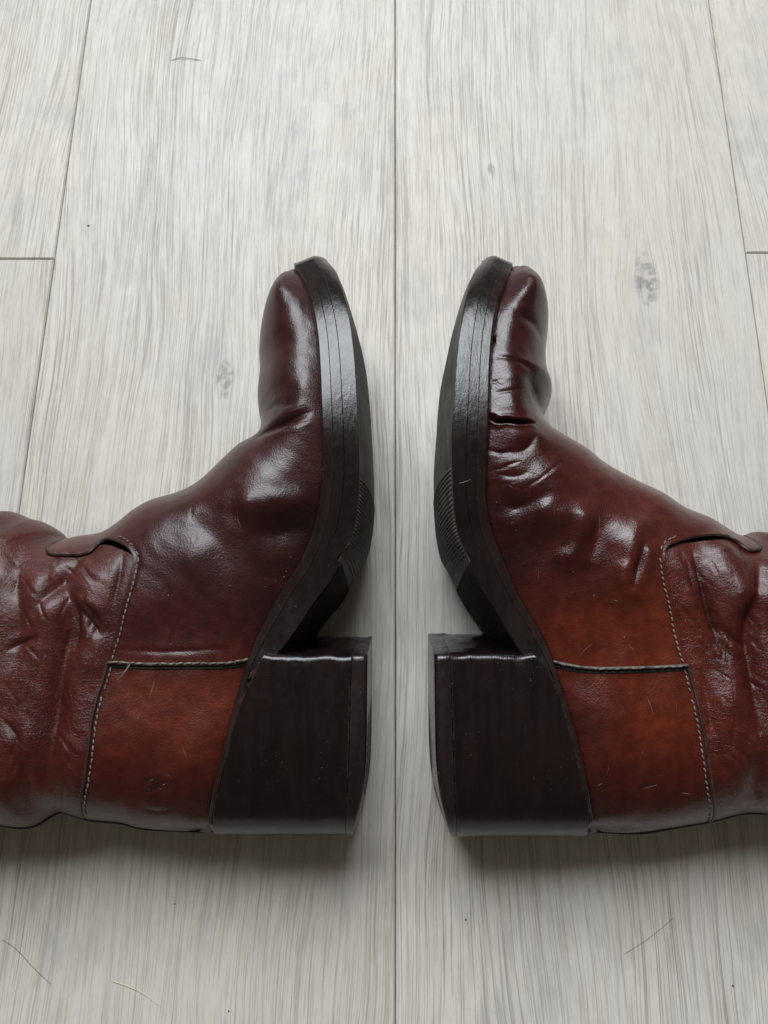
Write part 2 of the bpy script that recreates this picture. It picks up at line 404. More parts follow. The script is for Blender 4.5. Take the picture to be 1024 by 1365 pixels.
class Boot:
    def __init__(s, cfg):
        s.c = cfg; s.s = cfg['side']                        # side: +1 sole faces +x, -1 sole faces -x
        st = cfg['sole']
        hw = A([q[2] for q in st])
        pin = unproj_c([q[0] for q in st], hw); pout = unproj_c([q[1] for q in st], hw)
        # round the toe and the back off past the last edge the photograph shows
        def ext(pi, pi2, w0, dy, n=9):
            d = (pi - pi2) / abs(pi[1] - pi2[1]) * 0.5
            out = []
            for ph in np.linspace(0, math.pi / 2, n)[1:]:
                h = dy * math.sin(ph)
                out.append((pi[0] + d[0] * h, pi[1] + math.copysign(h, pi[1] - pi2[1]), w0 * math.cos(ph)))
            return A(out)
        def toe(pi, pi2, w0, W=0.031, D=0.0290):
            """the toe's outline goes on as an ellipse, without a kink where it takes over"""
            d = (pi - pi2) / abs(pi[1] - pi2[1]) * 0.5; p0 = math.acos(w0 / W)
            return A([(pi[0] + d[0] * h, pi[1] + h, W * math.cos(ph)) for ph in np.linspace(p0, math.pi / 2, 18)[1:] for h in [D * (math.sin(ph) - math.sin(p0))]])
        rows = np.c_[pin, pout, hw]
        ti, to = toe(pin[0], pin[1], hw[0]), toe(pout[0], pout[1], hw[0])
        bi, bo = ext(pin[-1], pin[-2], hw[-1], 0.0085), ext(pout[-1], pout[-2], hw[-1], 0.0085)
        core = spline(rows, 0.0016)
        s.st = np.vstack([np.c_[ti[:, :2], to][::-1], core, np.c_[bi[:, :2], bo]])
        s.feather = s.st[:, :2]; s.hwf = s.st[:, 4]
        base_xy = s.st[:, :2].mean(0)
        s.base = np.array([base_xy[0] - s.s * 0.04, base_xy[1], 0.0])
        # outlines
        py = A(cfg['sil'])[:, 1]
        tip = s.feather[0] + A([-s.s * 0.0015, -0.0050])
        s.sil = spline(np.vstack([tip, unproj_c(cfg['sil'], np.interp(py, [360, 400, 470], [0.009, 0.008, 0.006]))]), 0.001)
        s.back = spline(unproj_c(cfg['back'], 0.006), 0.001)
        hx = lambda p: unproj_c([p], 0.03)[0]
        cp = cfg['ctrl']
        s.cp_xy = A([hx(q[0]) for q in cp]); s.cp_H = A([q[1] for q in cp]); s.cp_R = A([q[2] for q in cp])
        pp = cfg['patina']
        s.pa_xy = A([hx(q[0]) for q in pp]); s.pa_c = A([q[1] for q in pp])
        s.feat = []
        rf = random.Random(cfg['seed']); fine_w = []
        for (x0, x1, y0, y1, ang, sp, cnt, ln) in cfg['wrinkles']:
            for _ in range(cnt):
                x, y = rf.uniform(x0, x1), rf.uniform(y0, y1); a = math.radians(ang + rf.uniform(-sp, sp)); l = ln * rf.uniform(0.5, 1.3)
                b_ = rf.uniform(-0.25, 0.25); pts = []
                for q in range(5):
                    t = q / 4 - 0.5; pts.append((x + l * t * math.cos(a + b_ * t), y + l * t * math.sin(a + b_ * t)))
                fine_w.append(('crease', pts, rf.uniform(0.0006, 0.0010), -rf.uniform(0.0001, 0.00038)))
        for kind, pts, wd, amp in cfg['features'] + fine_w:
            L = s.to_surf(pts)
            s.feat.append((kind, spline(L, 0.002) if len(L) > 1 else L, wd, amp))

    def shell(s, X):
        """half thickness of the upper at X without creases, and the edge factor"""
        X = A(X)
        ds, _ = dist_line(X, s.sil); db, _ = dist_line(X, s.back)
        R = idw(X, s.cp_xy, s.cp_R); Hm = idw(X, s.cp_xy, s.cp_H)
        e = prof(ds / R) * prof(db / 0.036)
        df, _ = dist_line(X, s.feather)
        k = ((X[:, None] - s.feather[None]) ** 2).sum(2).argmin(1) if len(X) < 2000 else np.concatenate([((X[i:i + 2000, None] - s.feather[None]) ** 2).sum(2).argmin(1) for i in range(0, len(X), 2000)])
        cap = np.maximum(s.hwf[k] - 0.0042, 0.0002) + 0.75 * df
        H = smin(Hm * e, cap, 0.011)
        edge = np.minimum(ds, db)
        H = np.maximum(H, 0) * np.clip(edge / 1e-5, 0, 1)
        return H, np.clip(edge / 0.012, 0, 1)

    def to_surf(s, pts, off=0.0, disp=False):
        P = A(pts).reshape(-1, 2)
        q = unproj_c(P, 0.03)
        for _ in range(5):
            h = s.top(q, off) - ZC(q[:, 1]) if disp else s.shell(q)[0] + off
            q = unproj_c(P, h)
        return q

    def creases(s, X):
        z = np.zeros(len(X))
        for kind, L, wd, amp in s.feat:
            m = 4.5 * wd
            k = np.nonzero((X[:, 0] > L[:, 0].min() - m) & (X[:, 0] < L[:, 0].max() + m) & (X[:, 1] > L[:, 1].min() - m) & (X[:, 1] < L[:, 1].max() + m))[0]
            if not len(k): continue
            x = X[k]
            if len(L) > 1: d, t = dist_line(x, L)
            else: d = np.linalg.norm(x - L[0], axis=1)
            if kind == 'bump':
                z[k] += amp * np.exp(-(d / wd) ** 2)
            else:
                tp = np.clip(np.sin(np.clip(t, 0, 1) * math.pi), 0, 1) ** (0.75 if kind == 'slit' else 1.0)
                z[k] += amp * tp * (0.80 * np.exp(-(d / wd) ** 2) + 0.20 * np.exp(-(d / (0.4 * wd)) ** 2) - 0.20 * np.exp(-((d - 2.1 * wd) / (1.2 * wd)) ** 2))
        return z

    def top(s, X, off=0.0):
        H, e = s.shell(X)
        und = 0.0004 * waves(X, 0.032, 5 + s.s) + 0.00008 * waves(X, 0.009, 9 + s.s)
        return ZC(X[:, 1]) + H + (s.creases(X) + und + off) * e

    def bottom(s, X, off=0.0):
        H, e = s.shell(X)
        return np.maximum(ZC(X[:, 1]) - H - off * e, 0.0006)

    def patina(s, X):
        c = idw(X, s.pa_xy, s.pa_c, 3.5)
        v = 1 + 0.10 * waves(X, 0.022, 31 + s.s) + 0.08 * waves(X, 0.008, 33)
        for kind, L, wd, amp in s.feat:                       # narrow creases are coloured darker, the deepest ones most
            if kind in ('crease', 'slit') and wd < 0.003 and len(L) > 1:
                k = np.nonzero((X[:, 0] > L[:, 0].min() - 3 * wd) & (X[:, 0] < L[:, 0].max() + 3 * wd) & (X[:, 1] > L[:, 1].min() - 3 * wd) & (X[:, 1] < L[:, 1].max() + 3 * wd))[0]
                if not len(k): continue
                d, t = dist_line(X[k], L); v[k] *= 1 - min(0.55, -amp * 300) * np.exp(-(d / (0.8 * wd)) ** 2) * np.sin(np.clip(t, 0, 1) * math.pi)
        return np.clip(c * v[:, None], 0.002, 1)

    def panel(s, name, poly, off, spacing, wrinkle, fine=None):
        poly = resample(np.vstack([poly, poly[:1]]), 0.0009)[:-1]
        x0, y0 = poly.min(0); x1, y1 = poly.max(0)
        pts = []
        def grid(sp, bx):
            gx = np.arange(bx[0], bx[1], sp); gy = np.arange(bx[2], bx[3], sp * 0.866)
            G = np.stack(np.meshgrid(gx, gy), 2); G[1::2, :, 0] += sp / 2
            return G.reshape(-1, 2)
        G = grid(spacing, (x0, x1, y0, y1)); G = G[inside(G, poly)]
        d, _ = dist_line(G, np.vstack([poly, poly[:1]])); G = G[d > 0.0028]
        if fine is not None:
            near = np.full(len(G), 9.0); add = []
            for L, rad, sp in fine:
                k = np.nonzero((G[:, 0] > L[:, 0].min() - rad) & (G[:, 0] < L[:, 0].max() + rad) & (G[:, 1] > L[:, 1].min() - rad) & (G[:, 1] < L[:, 1].max() + rad))[0]
                if len(k): near[k] = np.minimum(near[k], dist_line(G[k], L)[0] / rad)
                g2 = grid(sp, (L[:, 0].min() - rad, L[:, 0].max() + rad, L[:, 1].min() - rad, L[:, 1].max() + rad))
                d2, _ = dist_line(g2, L); g2 = g2[d2 < rad]; g2 = g2[inside(g2, poly)]
                if len(g2):
                    d3, _ = dist_line(g2, np.vstack([poly, poly[:1]])); add.append(g2[d3 > 0.0028])
            G = np.vstack([G[near > 1.0]] + add)
        # rows close to the edge, so that the roll over the edge is smooth
        nxt = np.roll(poly, -1, 0); prv = np.roll(poly, 1, 0)
        tn = nxt - prv; tn /= np.linalg.norm(tn, axis=1)[:, None] + 1e-12
        nr = np.stack([-tn[:, 1], tn[:, 0]], 1)
        if not inside(poly[5:6] + nr[5] * 1e-4, poly)[0]: nr = -nr
        rows = []
        for o in (0.00025, 0.0008, 0.0016, 0.0026):
            q = poly + nr * o; q = q[inside(q, poly)]
            dd, _ = dist_line(q, np.vstack([poly, poly[:1]])); rows.append(q[dd > o * 0.9])
        allp = np.vstack([poly] + rows + [G])
        n = len(poly)
        vo, eo, fo, *_ = geometry.delaunay_2d_cdt([Vector((float(p[0]), float(p[1]))) for p in allp], [(i, (i + 1) % n) for i in range(n)], [], 1, 1e-7)
        X = A([(v.x, v.y) for v in vo])
        zt = s.top(X, off); zb = s.bottom(X, off)
        N = len(X)
        V = np.vstack([np.c_[X, zt], np.c_[X, zb]])
        Fc = [tuple(f) for f in fo] + [tuple(i + N for i in f[::-1]) for f in fo]
        # turned edges along the seams: a short wall down into the boot
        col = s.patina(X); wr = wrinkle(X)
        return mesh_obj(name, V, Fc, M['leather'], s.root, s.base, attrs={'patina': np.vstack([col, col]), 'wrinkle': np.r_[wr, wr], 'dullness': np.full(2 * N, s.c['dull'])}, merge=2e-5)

    def on_top(s, pts, off, lift, step=0.001, raw=False):
        q = pts if raw else s.to_surf(pts, off)
        q = spline(q, step)
        return np.c_[q, s.top(q, off) + lift]

    def layer(s, name, f0, f1, mat, inset, i0=0, i1=None, parent=None, bev=0.0006, jitter=0.0):
        """one layer of the sole, swept from toe to heel; f0/f1 = fractions of the edge's thickness per station"""
        st = s.st[i0:i1]; N = len(st)
        f0 = np.broadcast_to(f0, (N,)); f1 = np.broadcast_to(f1, (N,))
        ar = np.r_[0, np.cumsum(np.linalg.norm(np.diff(s.st[:, :2], axis=0), axis=1))]
        low = 1 - s.c['arch'] * np.exp(-((ar - s.c['arch_at']) / 0.042) ** 2)     # the arch is cut away on the inner side
        jw = 1 + jitter * waves(st[:, :2], 0.05, 3)
        yh = unproj_c([s.c['heel']['front']], 0.0335)[0][1]
        hide = 0.0022 * np.clip((yh - 0.008 - s.st[:, 3]) / 0.004, 0, 1)
        rings = []
        for i in range(N):
            ii = inset + (hide[i0 + i] if name == 'midsole' else 0.0)
            pi, po, h = st[i, :2], st[i, 2:4], max(st[i, 4] * jw[i] - ii, 0.0004)
            t = max(np.linalg.norm(po - pi), 1e-6)
            a = pi + (po - pi) * f0[i]; b = pi + (po - pi) * f1[i]
            zc = float(ZC(0.5 * (a[1] + b[1]))); d = (b - a) / (np.linalg.norm(b - a) + 1e-12)
            bb = min(bev, 0.3 * np.linalg.norm(b - a), 0.5 * h)
            lf = low[i0 + i]; cz = min(0.0070 * math.exp(-(ar[i0 + i] / 0.034) ** 2), 0.75 * h)
            top = lambda f: h - cz * max(0.0, (f - 0.50) / 0.50) ** 2.0
            fm = [f0[i] + (f1[i] - f0[i]) * q for q in (0.2, 0.4, 0.6, 0.8, 0.92)]
            lo = lambda z: max(z, 0.0004 + inset)
            sec = [(a, top(f0[i]) - bb), (a + d * bb, top(f0[i]))] + [(pi + (po - pi) * q, top(q)) for q in fm] + [(b - d * bb, top(f1[i])), (b, top(f1[i]) - bb), (b, -h * lf + bb), (b - d * bb, -h * lf), (a + d * bb, -h), (a, -h + bb)]
            rings.append(A([(p[0], p[1], lo(zc + z)) for p, z in sec]))
        V, Fc = loft(rings)
        return mesh_obj(name, V, Fc, mat, parent or s.root, s.base, sharp=0.6)

    def build(s):
        c = s.c
        s.root = bpy.data.objects.new('leather_boot', None); C.objects.link(s.root)
        s.root.location = s.base
        s.root['label'] = c['label']; s.root['category'] = 'boot'; s.root['group'] = 'pair of boots'
        fe = s.feather
        # ---- leather panels
        seamv = s.to_surf(c['seam_v'], 0.0016)               # tongue tip -> junction -> back
        J = s.to_surf([c['junction']], 0.0016)[0]
        sv = spline(seamv, 0.001)
        svl = spline(np.vstack([J, s.to_surf(c['seam_low'], 0.0016)]), 0.001)
        sh = spline(np.vstack([J, s.to_surf(c['seam_h'], 0.0016)]), 0.001)
        sunk = fe + A([s.s * 0.0025, 0])
        kt = int(len(sv) * c['tongue_frac'])
        for L, o in ((sv[kt:], 0.0020), (svl, 0.0019)):          # the stitches pull a shallow channel into the leather
            T = np.gradient(L, axis=0); T /= np.linalg.norm(T, axis=1)[:, None]
            s.feat.append(('slit', resample(L + np.stack([-T[:, 1], T[:, 0]], 1) * o * c['stitch_side'], 0.002), 0.0013, -0.0005))
        kj = np.abs(fe[:, 1] - sh[-1][1]).argmin()
        k0 = np.abs(fe[:, 1] - s.sil[0][1]).argmin()
        ktip = np.linalg.norm(s.sil - sv[0], axis=1).argmin()
        # back line: from the heel outwards; where the low seam meets it
        kb = np.linalg.norm(s.back - svl[-1], axis=1).argmin()
        fine = [(L if len(L) > 1 else np.vstack([L, L + 1e-4]), w_ * (1.2 if kd == 'rough' else 2.6), 0.00055 if kd != 'slit' else 0.0003) for kd, L, w_, am in s.feat if kd == 'rough' or (kd != 'bump' and w_ < 0.0028)]
        vamp = np.vstack([s.sil[:ktip + 1], sv, sh[1:], sunk[kj:k0:-1]])
        wz = lambda X: 0.02 + 0.20 * np.exp(-(np.minimum.reduce([dist_line(X, L)[0] for kd, L, w_, a_ in s.feat[:len(c['features'])] if kd == 'crease' and w_ > 0.0015]) / 0.007) ** 2)
        s.panel('vamp', vamp, 0.0019, 0.00125, wz, fine)
        counter = np.vstack([sh[::-1], svl[1:], s.back[kb::-1], sunk[len(fe) - 4:kj:-1]])
        s.panel('heel_counter', counter, 0.0006, 0.0016, lambda X: np.full(len(X), 0.01), fine)
        # shaft: its front end slips under the vamp and the counter
        under = s.to_surf(c['shaft_under'], 0.0)
        kb2 = np.linalg.norm(s.back - under[-1], axis=1).argmin()
        ks = np.linalg.norm(s.sil - under[0], axis=1).argmin()
        shaft = np.vstack([s.sil[:ks - 1:-1], spline(under, 0.001)[1:-1], s.back[kb2:]])
        ff = [(L, min(w_ * 2.2, 0.004), 0.0006) for kd, L, w_, am in s.feat if kd in ('crease', 'slit') and w_ < 0.0062]
        sx = abs(unproj_c([(0 if s.s > 0 else 1024, 900)], 0.03)[0][0])
        s.panel('shaft', shaft, -0.0004, 0.0015, lambda X: np.where(np.abs(X[:, 0]) < sx + 0.03, 0.55, 0.5), ff)
        # ---- bindings, seams and stitches
        tv = s.on_top(np.vstack([sv]), 0.0019, 0.0001, raw=True)
        n = len(tv); fr = np.linspace(0, 1, n)
        ft = c['tongue_frac']
        rad = np.where(fr < ft, 0.0010, np.maximum(0.0010 - (fr - ft) * 0.005, 0.0006)) * (1 + 0.16 * waves(tv[:, :2], 0.006, 4))
        tv[:, 2] = s.top(tv[:, :2], 0.0010)
        V, Fc = tube_geo(tv, rad, 10, 0.65); mesh_obj('seam_binding', V, Fc, M['piping'], s.root, s.base)
        tl = s.on_top(svl, 0.0006, 0.0002, raw=True)
        V, Fc = tube_geo(tl, 0.0007, 8, 0.8); mesh_obj('seam_binding', V, Fc, M['piping'], s.root, s.base)
        th = s.on_top(sh, 0.0019, -0.0003, raw=True)
        V, Fc = tube_geo(th, 0.0008, 8, 0.9); mesh_obj('raw_edge', V, Fc, M['rawedge'], s.root, s.base)
        sh2 = sh + A([0, -0.0016]); t2 = s.on_top(sh2, 0.0006, 0.0001, raw=True)
        V, Fc = tube_geo(t2, 0.00075, 8, 0.6); mesh_obj('seam_shadow', V, Fc, M['gap'], s.root, s.base)  # dark bead drawn as the shadow below the raised vamp edge
        def stitches(line, side_off, pitch, ln, r, off, zig=0.0):
            L = resample(line, pitch); T = np.gradient(L, axis=0); T /= np.linalg.norm(T, axis=1)[:, None]
            Nn = np.stack([-T[:, 1], T[:, 0]], 1); parts = []
            rr = random.Random(5)
            for i in range(1, len(L) - 1):
                if rr.random() < 0.04: continue
                p = L[i] + Nn[i] * (side_off + rr.uniform(-1, 1) * 0.0001)
                a = rr.uniform(-0.15, 0.15) + zig; t = T[i] * math.cos(a) + Nn[i] * math.sin(a)
                l = ln * rr.uniform(0.85, 1.1)
                q = A([p + t * l * k for k in (-0.5, -0.42, -0.2, 0.2, 0.42, 0.5)])
                z = s.top(q, off) + A([-0.0004, 0.0001, 0.0003, 0.0003, 0.0001, -0.0004])
                parts.append(tube_geo(np.c_[q, z], A([0.5, 0.9, 1, 1, 0.9, 0.5]) * r, 6, 0.8))
            return parts
        kt = int(n * ft)
        pa = stitches(sv[kt:], 0.0021 * c['stitch_side'], 0.0026, 0.0020, 0.00038, 0.0021, 0.20)
        pa += stitches(svl, 0.0019 * c['stitch_side'], 0.0026, 0.0020, 0.00039, 0.0008, 0.20)
        pa += stitches(sh, 0.0002, 0.0035, 0.0028, 0.00044, 0.0024, 0.03)
        V, Fc = join_geo(pa); o = mesh_obj('stitching', V, Fc, M['thread'], s.root, s.base); o['kind'] = 'stuff'
        # back seam binding along the underside edge of heel and shaft
        bk = s.back[2:-2]; bz = ZC(bk[:, 1]) + 0.004 + 0.0008 * waves(bk, 0.03, 3)
        nr = np.gradient(bk, axis=0); nr = np.stack([-nr[:, 1], nr[:, 0]], 1); nr /= np.linalg.norm(nr, axis=1)[:, None]
        nr *= np.sign(-nr[:, 1:2])
        br = 0.0013 * np.clip(np.linspace(0, 1, len(bk)) * len(bk) / 30 + 0.15, 0, 1)
        V, Fc = tube_geo(np.c_[bk - nr * 0.0004, bz], br, 10, 2.0); mesh_obj('back_binding', V, Fc, M['piping'], s.root, s.base)
        # opening of the shaft, out of the picture
        e0, e1 = s.sil[-1], s.back[-1]; q = e0 + (e1 - e0) * np.linspace(0, 1, 60)[:, None]
        loop = np.vstack([np.c_[q, s.top(q)], np.c_[q, s.bottom(q)][::-1]])
        V, Fc = tube_geo(loop, 0.0017, 8); mesh_obj('top_binding', V, Fc, M['piping'], s.root, s.base)
        # ---- sole
        st = s.st; N = len(st)
        yo = s.to_surf([c['outsole_end']])[0][1]
        ie = np.abs(st[:, 1] - yo).argmin()
        ar = np.r_[0, np.cumsum(np.linalg.norm(np.diff(st[:, :2], axis=0), axis=1))]
        blend = np.clip((ar - ar[ie] + 0.012) / 0.011, 0, 1)
        s.layer('welt', -0.04, 0.25, M['welt'], 0.0, bev=0.00025, jitter=0.003)
        s.layer('midsole', 0.249, 0.555 + 0.445 * blend, M['midsole'], 0.00008, bev=0.00015, jitter=0.003)
        s.layer('sole_edge', 0.556, np.where(np.arange(ie + 1) > ie - 12, 1.0 - 0.2 * np.linspace(0, 1, 12).repeat(1)[np.clip(np.arange(ie + 1) - ie + 11, 0, 11)], 1.0), M['midsole'], 0.00003, 0, ie + 1, bev=0.00025, jitter=0.003)
        yh = unproj_c([c['heel']['front']], 0.0335)[0][1]; ih = np.abs(st[:, 3] - yh).argmin()
        s.layer('waist_underside', 0.97, 1.025, M['underside'], 0.0007, ie - 2, ih + 2, bev=0.0003)
        # lip where upper and welt meet
        lip = np.c_[st[3:-6, :2] - A([s.s * 0.0004, 0]), ZC(st[3:-6, 1]) + st[3:-6, 4] - 0.0017]
        V, Fc = tube_geo(lip, 0.0011, 8); mesh_obj('welt_lip', V, Fc, M['welt'], s.root, s.base)
        # rubber outsole with a rounded tread face
        def outsole_ring(i, extra=0.0, zs=None):
            pi, po, h = st[i, :2], st[i, 2:4], max(st[i, 4] - 0.0002 - min(0.0075 * math.exp(-(ar[i] / 0.034) ** 2), 0.75 * st[i, 4]), 0.0005)
            d = (po - pi) / (np.linalg.norm(po - pi) + 1e-12); zc = float(ZC(po[1]))
            a = pi + (po - pi) * 0.86
            tail = min(1.0, (ar[ie] - ar[i]) / 0.020 + 0.03)
            b = pi + (po - pi) * (1.0 if tail >= 1 else 0.90 + 0.10 * tail)
            bul = c['bulge'] * min(1, ar[i] / 0.10 + 0.25) * min(1, tail + 0.15)
            us = np.linspace(1, -1, 19) if zs is None else zs
            face = [(b[0] + d[0] * (bul * (1 - abs(u) ** 2.2) + extra), b[1] + d[1] * (bul * (1 - abs(u) ** 2.2) + extra), max(zc + u * (h - 0.0016), 0.0005)) for u in us]
            return a, b, d, h, zc, face
        rings = []
        for i in range(0, ie + 1):
            a, b, d, h, zc, face = outsole_ring(i)
            rings.append(A([(a[0], a[1], zc + h - 0.0012), (b[0] + d[0] * 0.0001, b[1] + d[1] * 0.0001, zc + h - 0.0012)] + face + [(b[0] - d[0] * 0.0008, b[1] - d[1] * 0.0008, max(zc - h, 0.0004)), (a[0], a[1], max(zc - h + 0.0003, 0.0004))]))
        V, Fc = loft(rings); outs = mesh_obj('outsole', V, Fc, M['outsole'], s.root, s.base, sharp=0.7)
        # tread ribs across the sole: a set under the toe and a set behind the ball
        for kr, (ya, yb) in enumerate(c['ribs']):
            dep, rad_ = ((-0.00030, 0.00040), (-0.00012, 0.00058))[kr]
            y0 = s.to_surf([ya])[0][1]; y1 = s.to_surf([yb])[0][1]
            ia, ib = np.abs(st[:, 3] - y0).argmin(), np.abs(st[:, 3] - y1).argmin()
            ib = min(ib, ie - 2)
            nr_ = max(4, int((ar[ib] - ar[ia]) / 0.00165))
            for k in range(nr_):
                av = ar[ia] + (ar[ib] - ar[ia]) * k / nr_
                i = int(np.searchsorted(ar, av)); i = min(max(i, 1), ie - 2)
                f = (av - ar[i - 1]) / (ar[i] - ar[i - 1] + 1e-9)
                zs = np.linspace(0.97, -0.9, 15)
                p0 = A(outsole_ring(i - 1, dep, zs)[5]); p1 = A(outsole_ring(i, dep, zs)[5])
                pr = p0 + (p1 - p0) * f
                tg = np.r_[st[i, 2:4] - st[i - 1, 2:4], 0]; tg /= np.linalg.norm(tg) + 1e-12
                nrm_ = np.array([tg[1], -tg[0], 0]); nrm_ *= np.sign(nrm_[0]) * s.s
                V, Fc = loft([p + rad_ * (np.cos(a) * nrm_ + np.sin(a) * tg) for p in pr for a in [np.linspace(0, 2 * math.pi, 6, endpoint=False)[:, None]]])
                mesh_obj('tread_rib', V, Fc, M['outsole'], outs, s.base)
        # ---- heel
        hl = c['heel']
        yf = unproj_c([hl['front']], 0.0335)[0][1]; yb = unproj_c([hl['backpt']], 0.008)[0][1]
        zlow = 0.004; yfl = unproj([hl['breast_low']], zlow)[0][1]
        k = np.arange(len(st))[(st[:, 3] < yf + 0.02)]
        ysort = st[k, 3][::-1]; xsort = st[k, 2][::-1]
        zc0 = float(ZC((yf + yb) / 2)); hw0 = 0.0351
        xg = unproj_c([hl['edge']], 0.0335)[0][0]
        shear = (yfl - yf) / (zc0 + hw0 - zlow)
        ys = np.linspace(0, 1, 16)
        prof_d = []                                            # D-shaped outline: (fraction from breast to back, z -1..1)
        nb = 26
        for u in np.linspace(-1, 1, 13): prof_d.append((0.0, u * 0.92))
        prof_d += [(0.004, 0.955), (0.012, 0.983), (0.024, 0.996)]
        for f in np.linspace(0.04, 0.42, 9): prof_d.append((f, 1.0))
        for a in np.linspace(0, math.pi, nb)[1:-1]:
            f = 0.42 + 0.58 * abs(math.sin(a)) ** 0.9; prof_d.append((f, math.copysign(abs(math.cos(a)) ** 0.8, math.cos(a))))
        for f in np.linspace(0.42, 0.04, 9): prof_d.append((f, -1.0))
        prof_d += [(0.024, -0.996), (0.012, -0.983), (0.004, -0.955)]
        prof_d = A(prof_d)
        def heel_ring(t, x_of, scale=1.0, yoff=0.0):
            out = []
            for f, u in prof_d:
                z = max(zc0 + u * hw0 * scale, 0.0005)
                y = yf + (yb - yf) * f + (1 - f) ** 3 * shear * (zc0 + hw0 - z) + yoff
                z += (ZC(y) - zc0)
                wob = waves(A([[x_of(y, t) * 1.0 + z * 0.7, y + z]]), 0.010, 61)[0] * 0.00030
                out.append((x_of(y, t), y + wob * (1 - f) * 1.5, max(z + wob, 0.0005)))
            return A(out)
        xs = lambda y: np.interp(y, ysort, xsort) - s.s * 0.0042
        wear = lambda y: hl['wear'] * np.clip(((yf - y) / (yf - yb) - 0.40) / 0.60, 0, 1) ** 2.6
        xgr = lambda y: xg - s.s * wear(y)
        xlift = lambda y: xg - s.s * (0.0070 + 0.25 * wear(y) + 0.0012 * (yf - y) / (yf - yb))
        rings = [heel_ring(t, lambda y, t: xs(y) + (xlift(y) - s.s * 0.0002 - xs(y)) * t, 1.0 - 0.012 * math.sin(t * math.pi)) for t in np.linspace(0, 1, 14)]
        V, Fc = loft(rings); heel = mesh_obj('heel', V, Fc, M['heel'], s.root, s.base, sharp=0.7)
        def lift_x(t): return lambda y, _: xlift(y) + (xgr(y) - xlift(y)) * t
        rings = [heel_ring(0, lift_x(t), sc) for t, sc in ((0.0, 0.992), (0.04, 0.998), (0.4, 1.0), (0.7, 0.999), (0.82, 0.994), (0.92, 0.980), (0.98, 0.960), (1.0, 0.935))]
        V, Fc = loft(rings); mesh_obj('heel_lift', V, Fc, M['lift'], heel, s.base, sharp=0.9)
        return s.root

# colours of the leather itself: purple-red vamp, orange-brown counter, red-brown shaft
PUR, RED, ORG, BRN, DRK = (0.052, 0.020, 0.023), (0.063, 0.020, 0.021), (0.160, 0.046, 0.015), (0.118, 0.043, 0.035), (0.026, 0.008, 0.009)

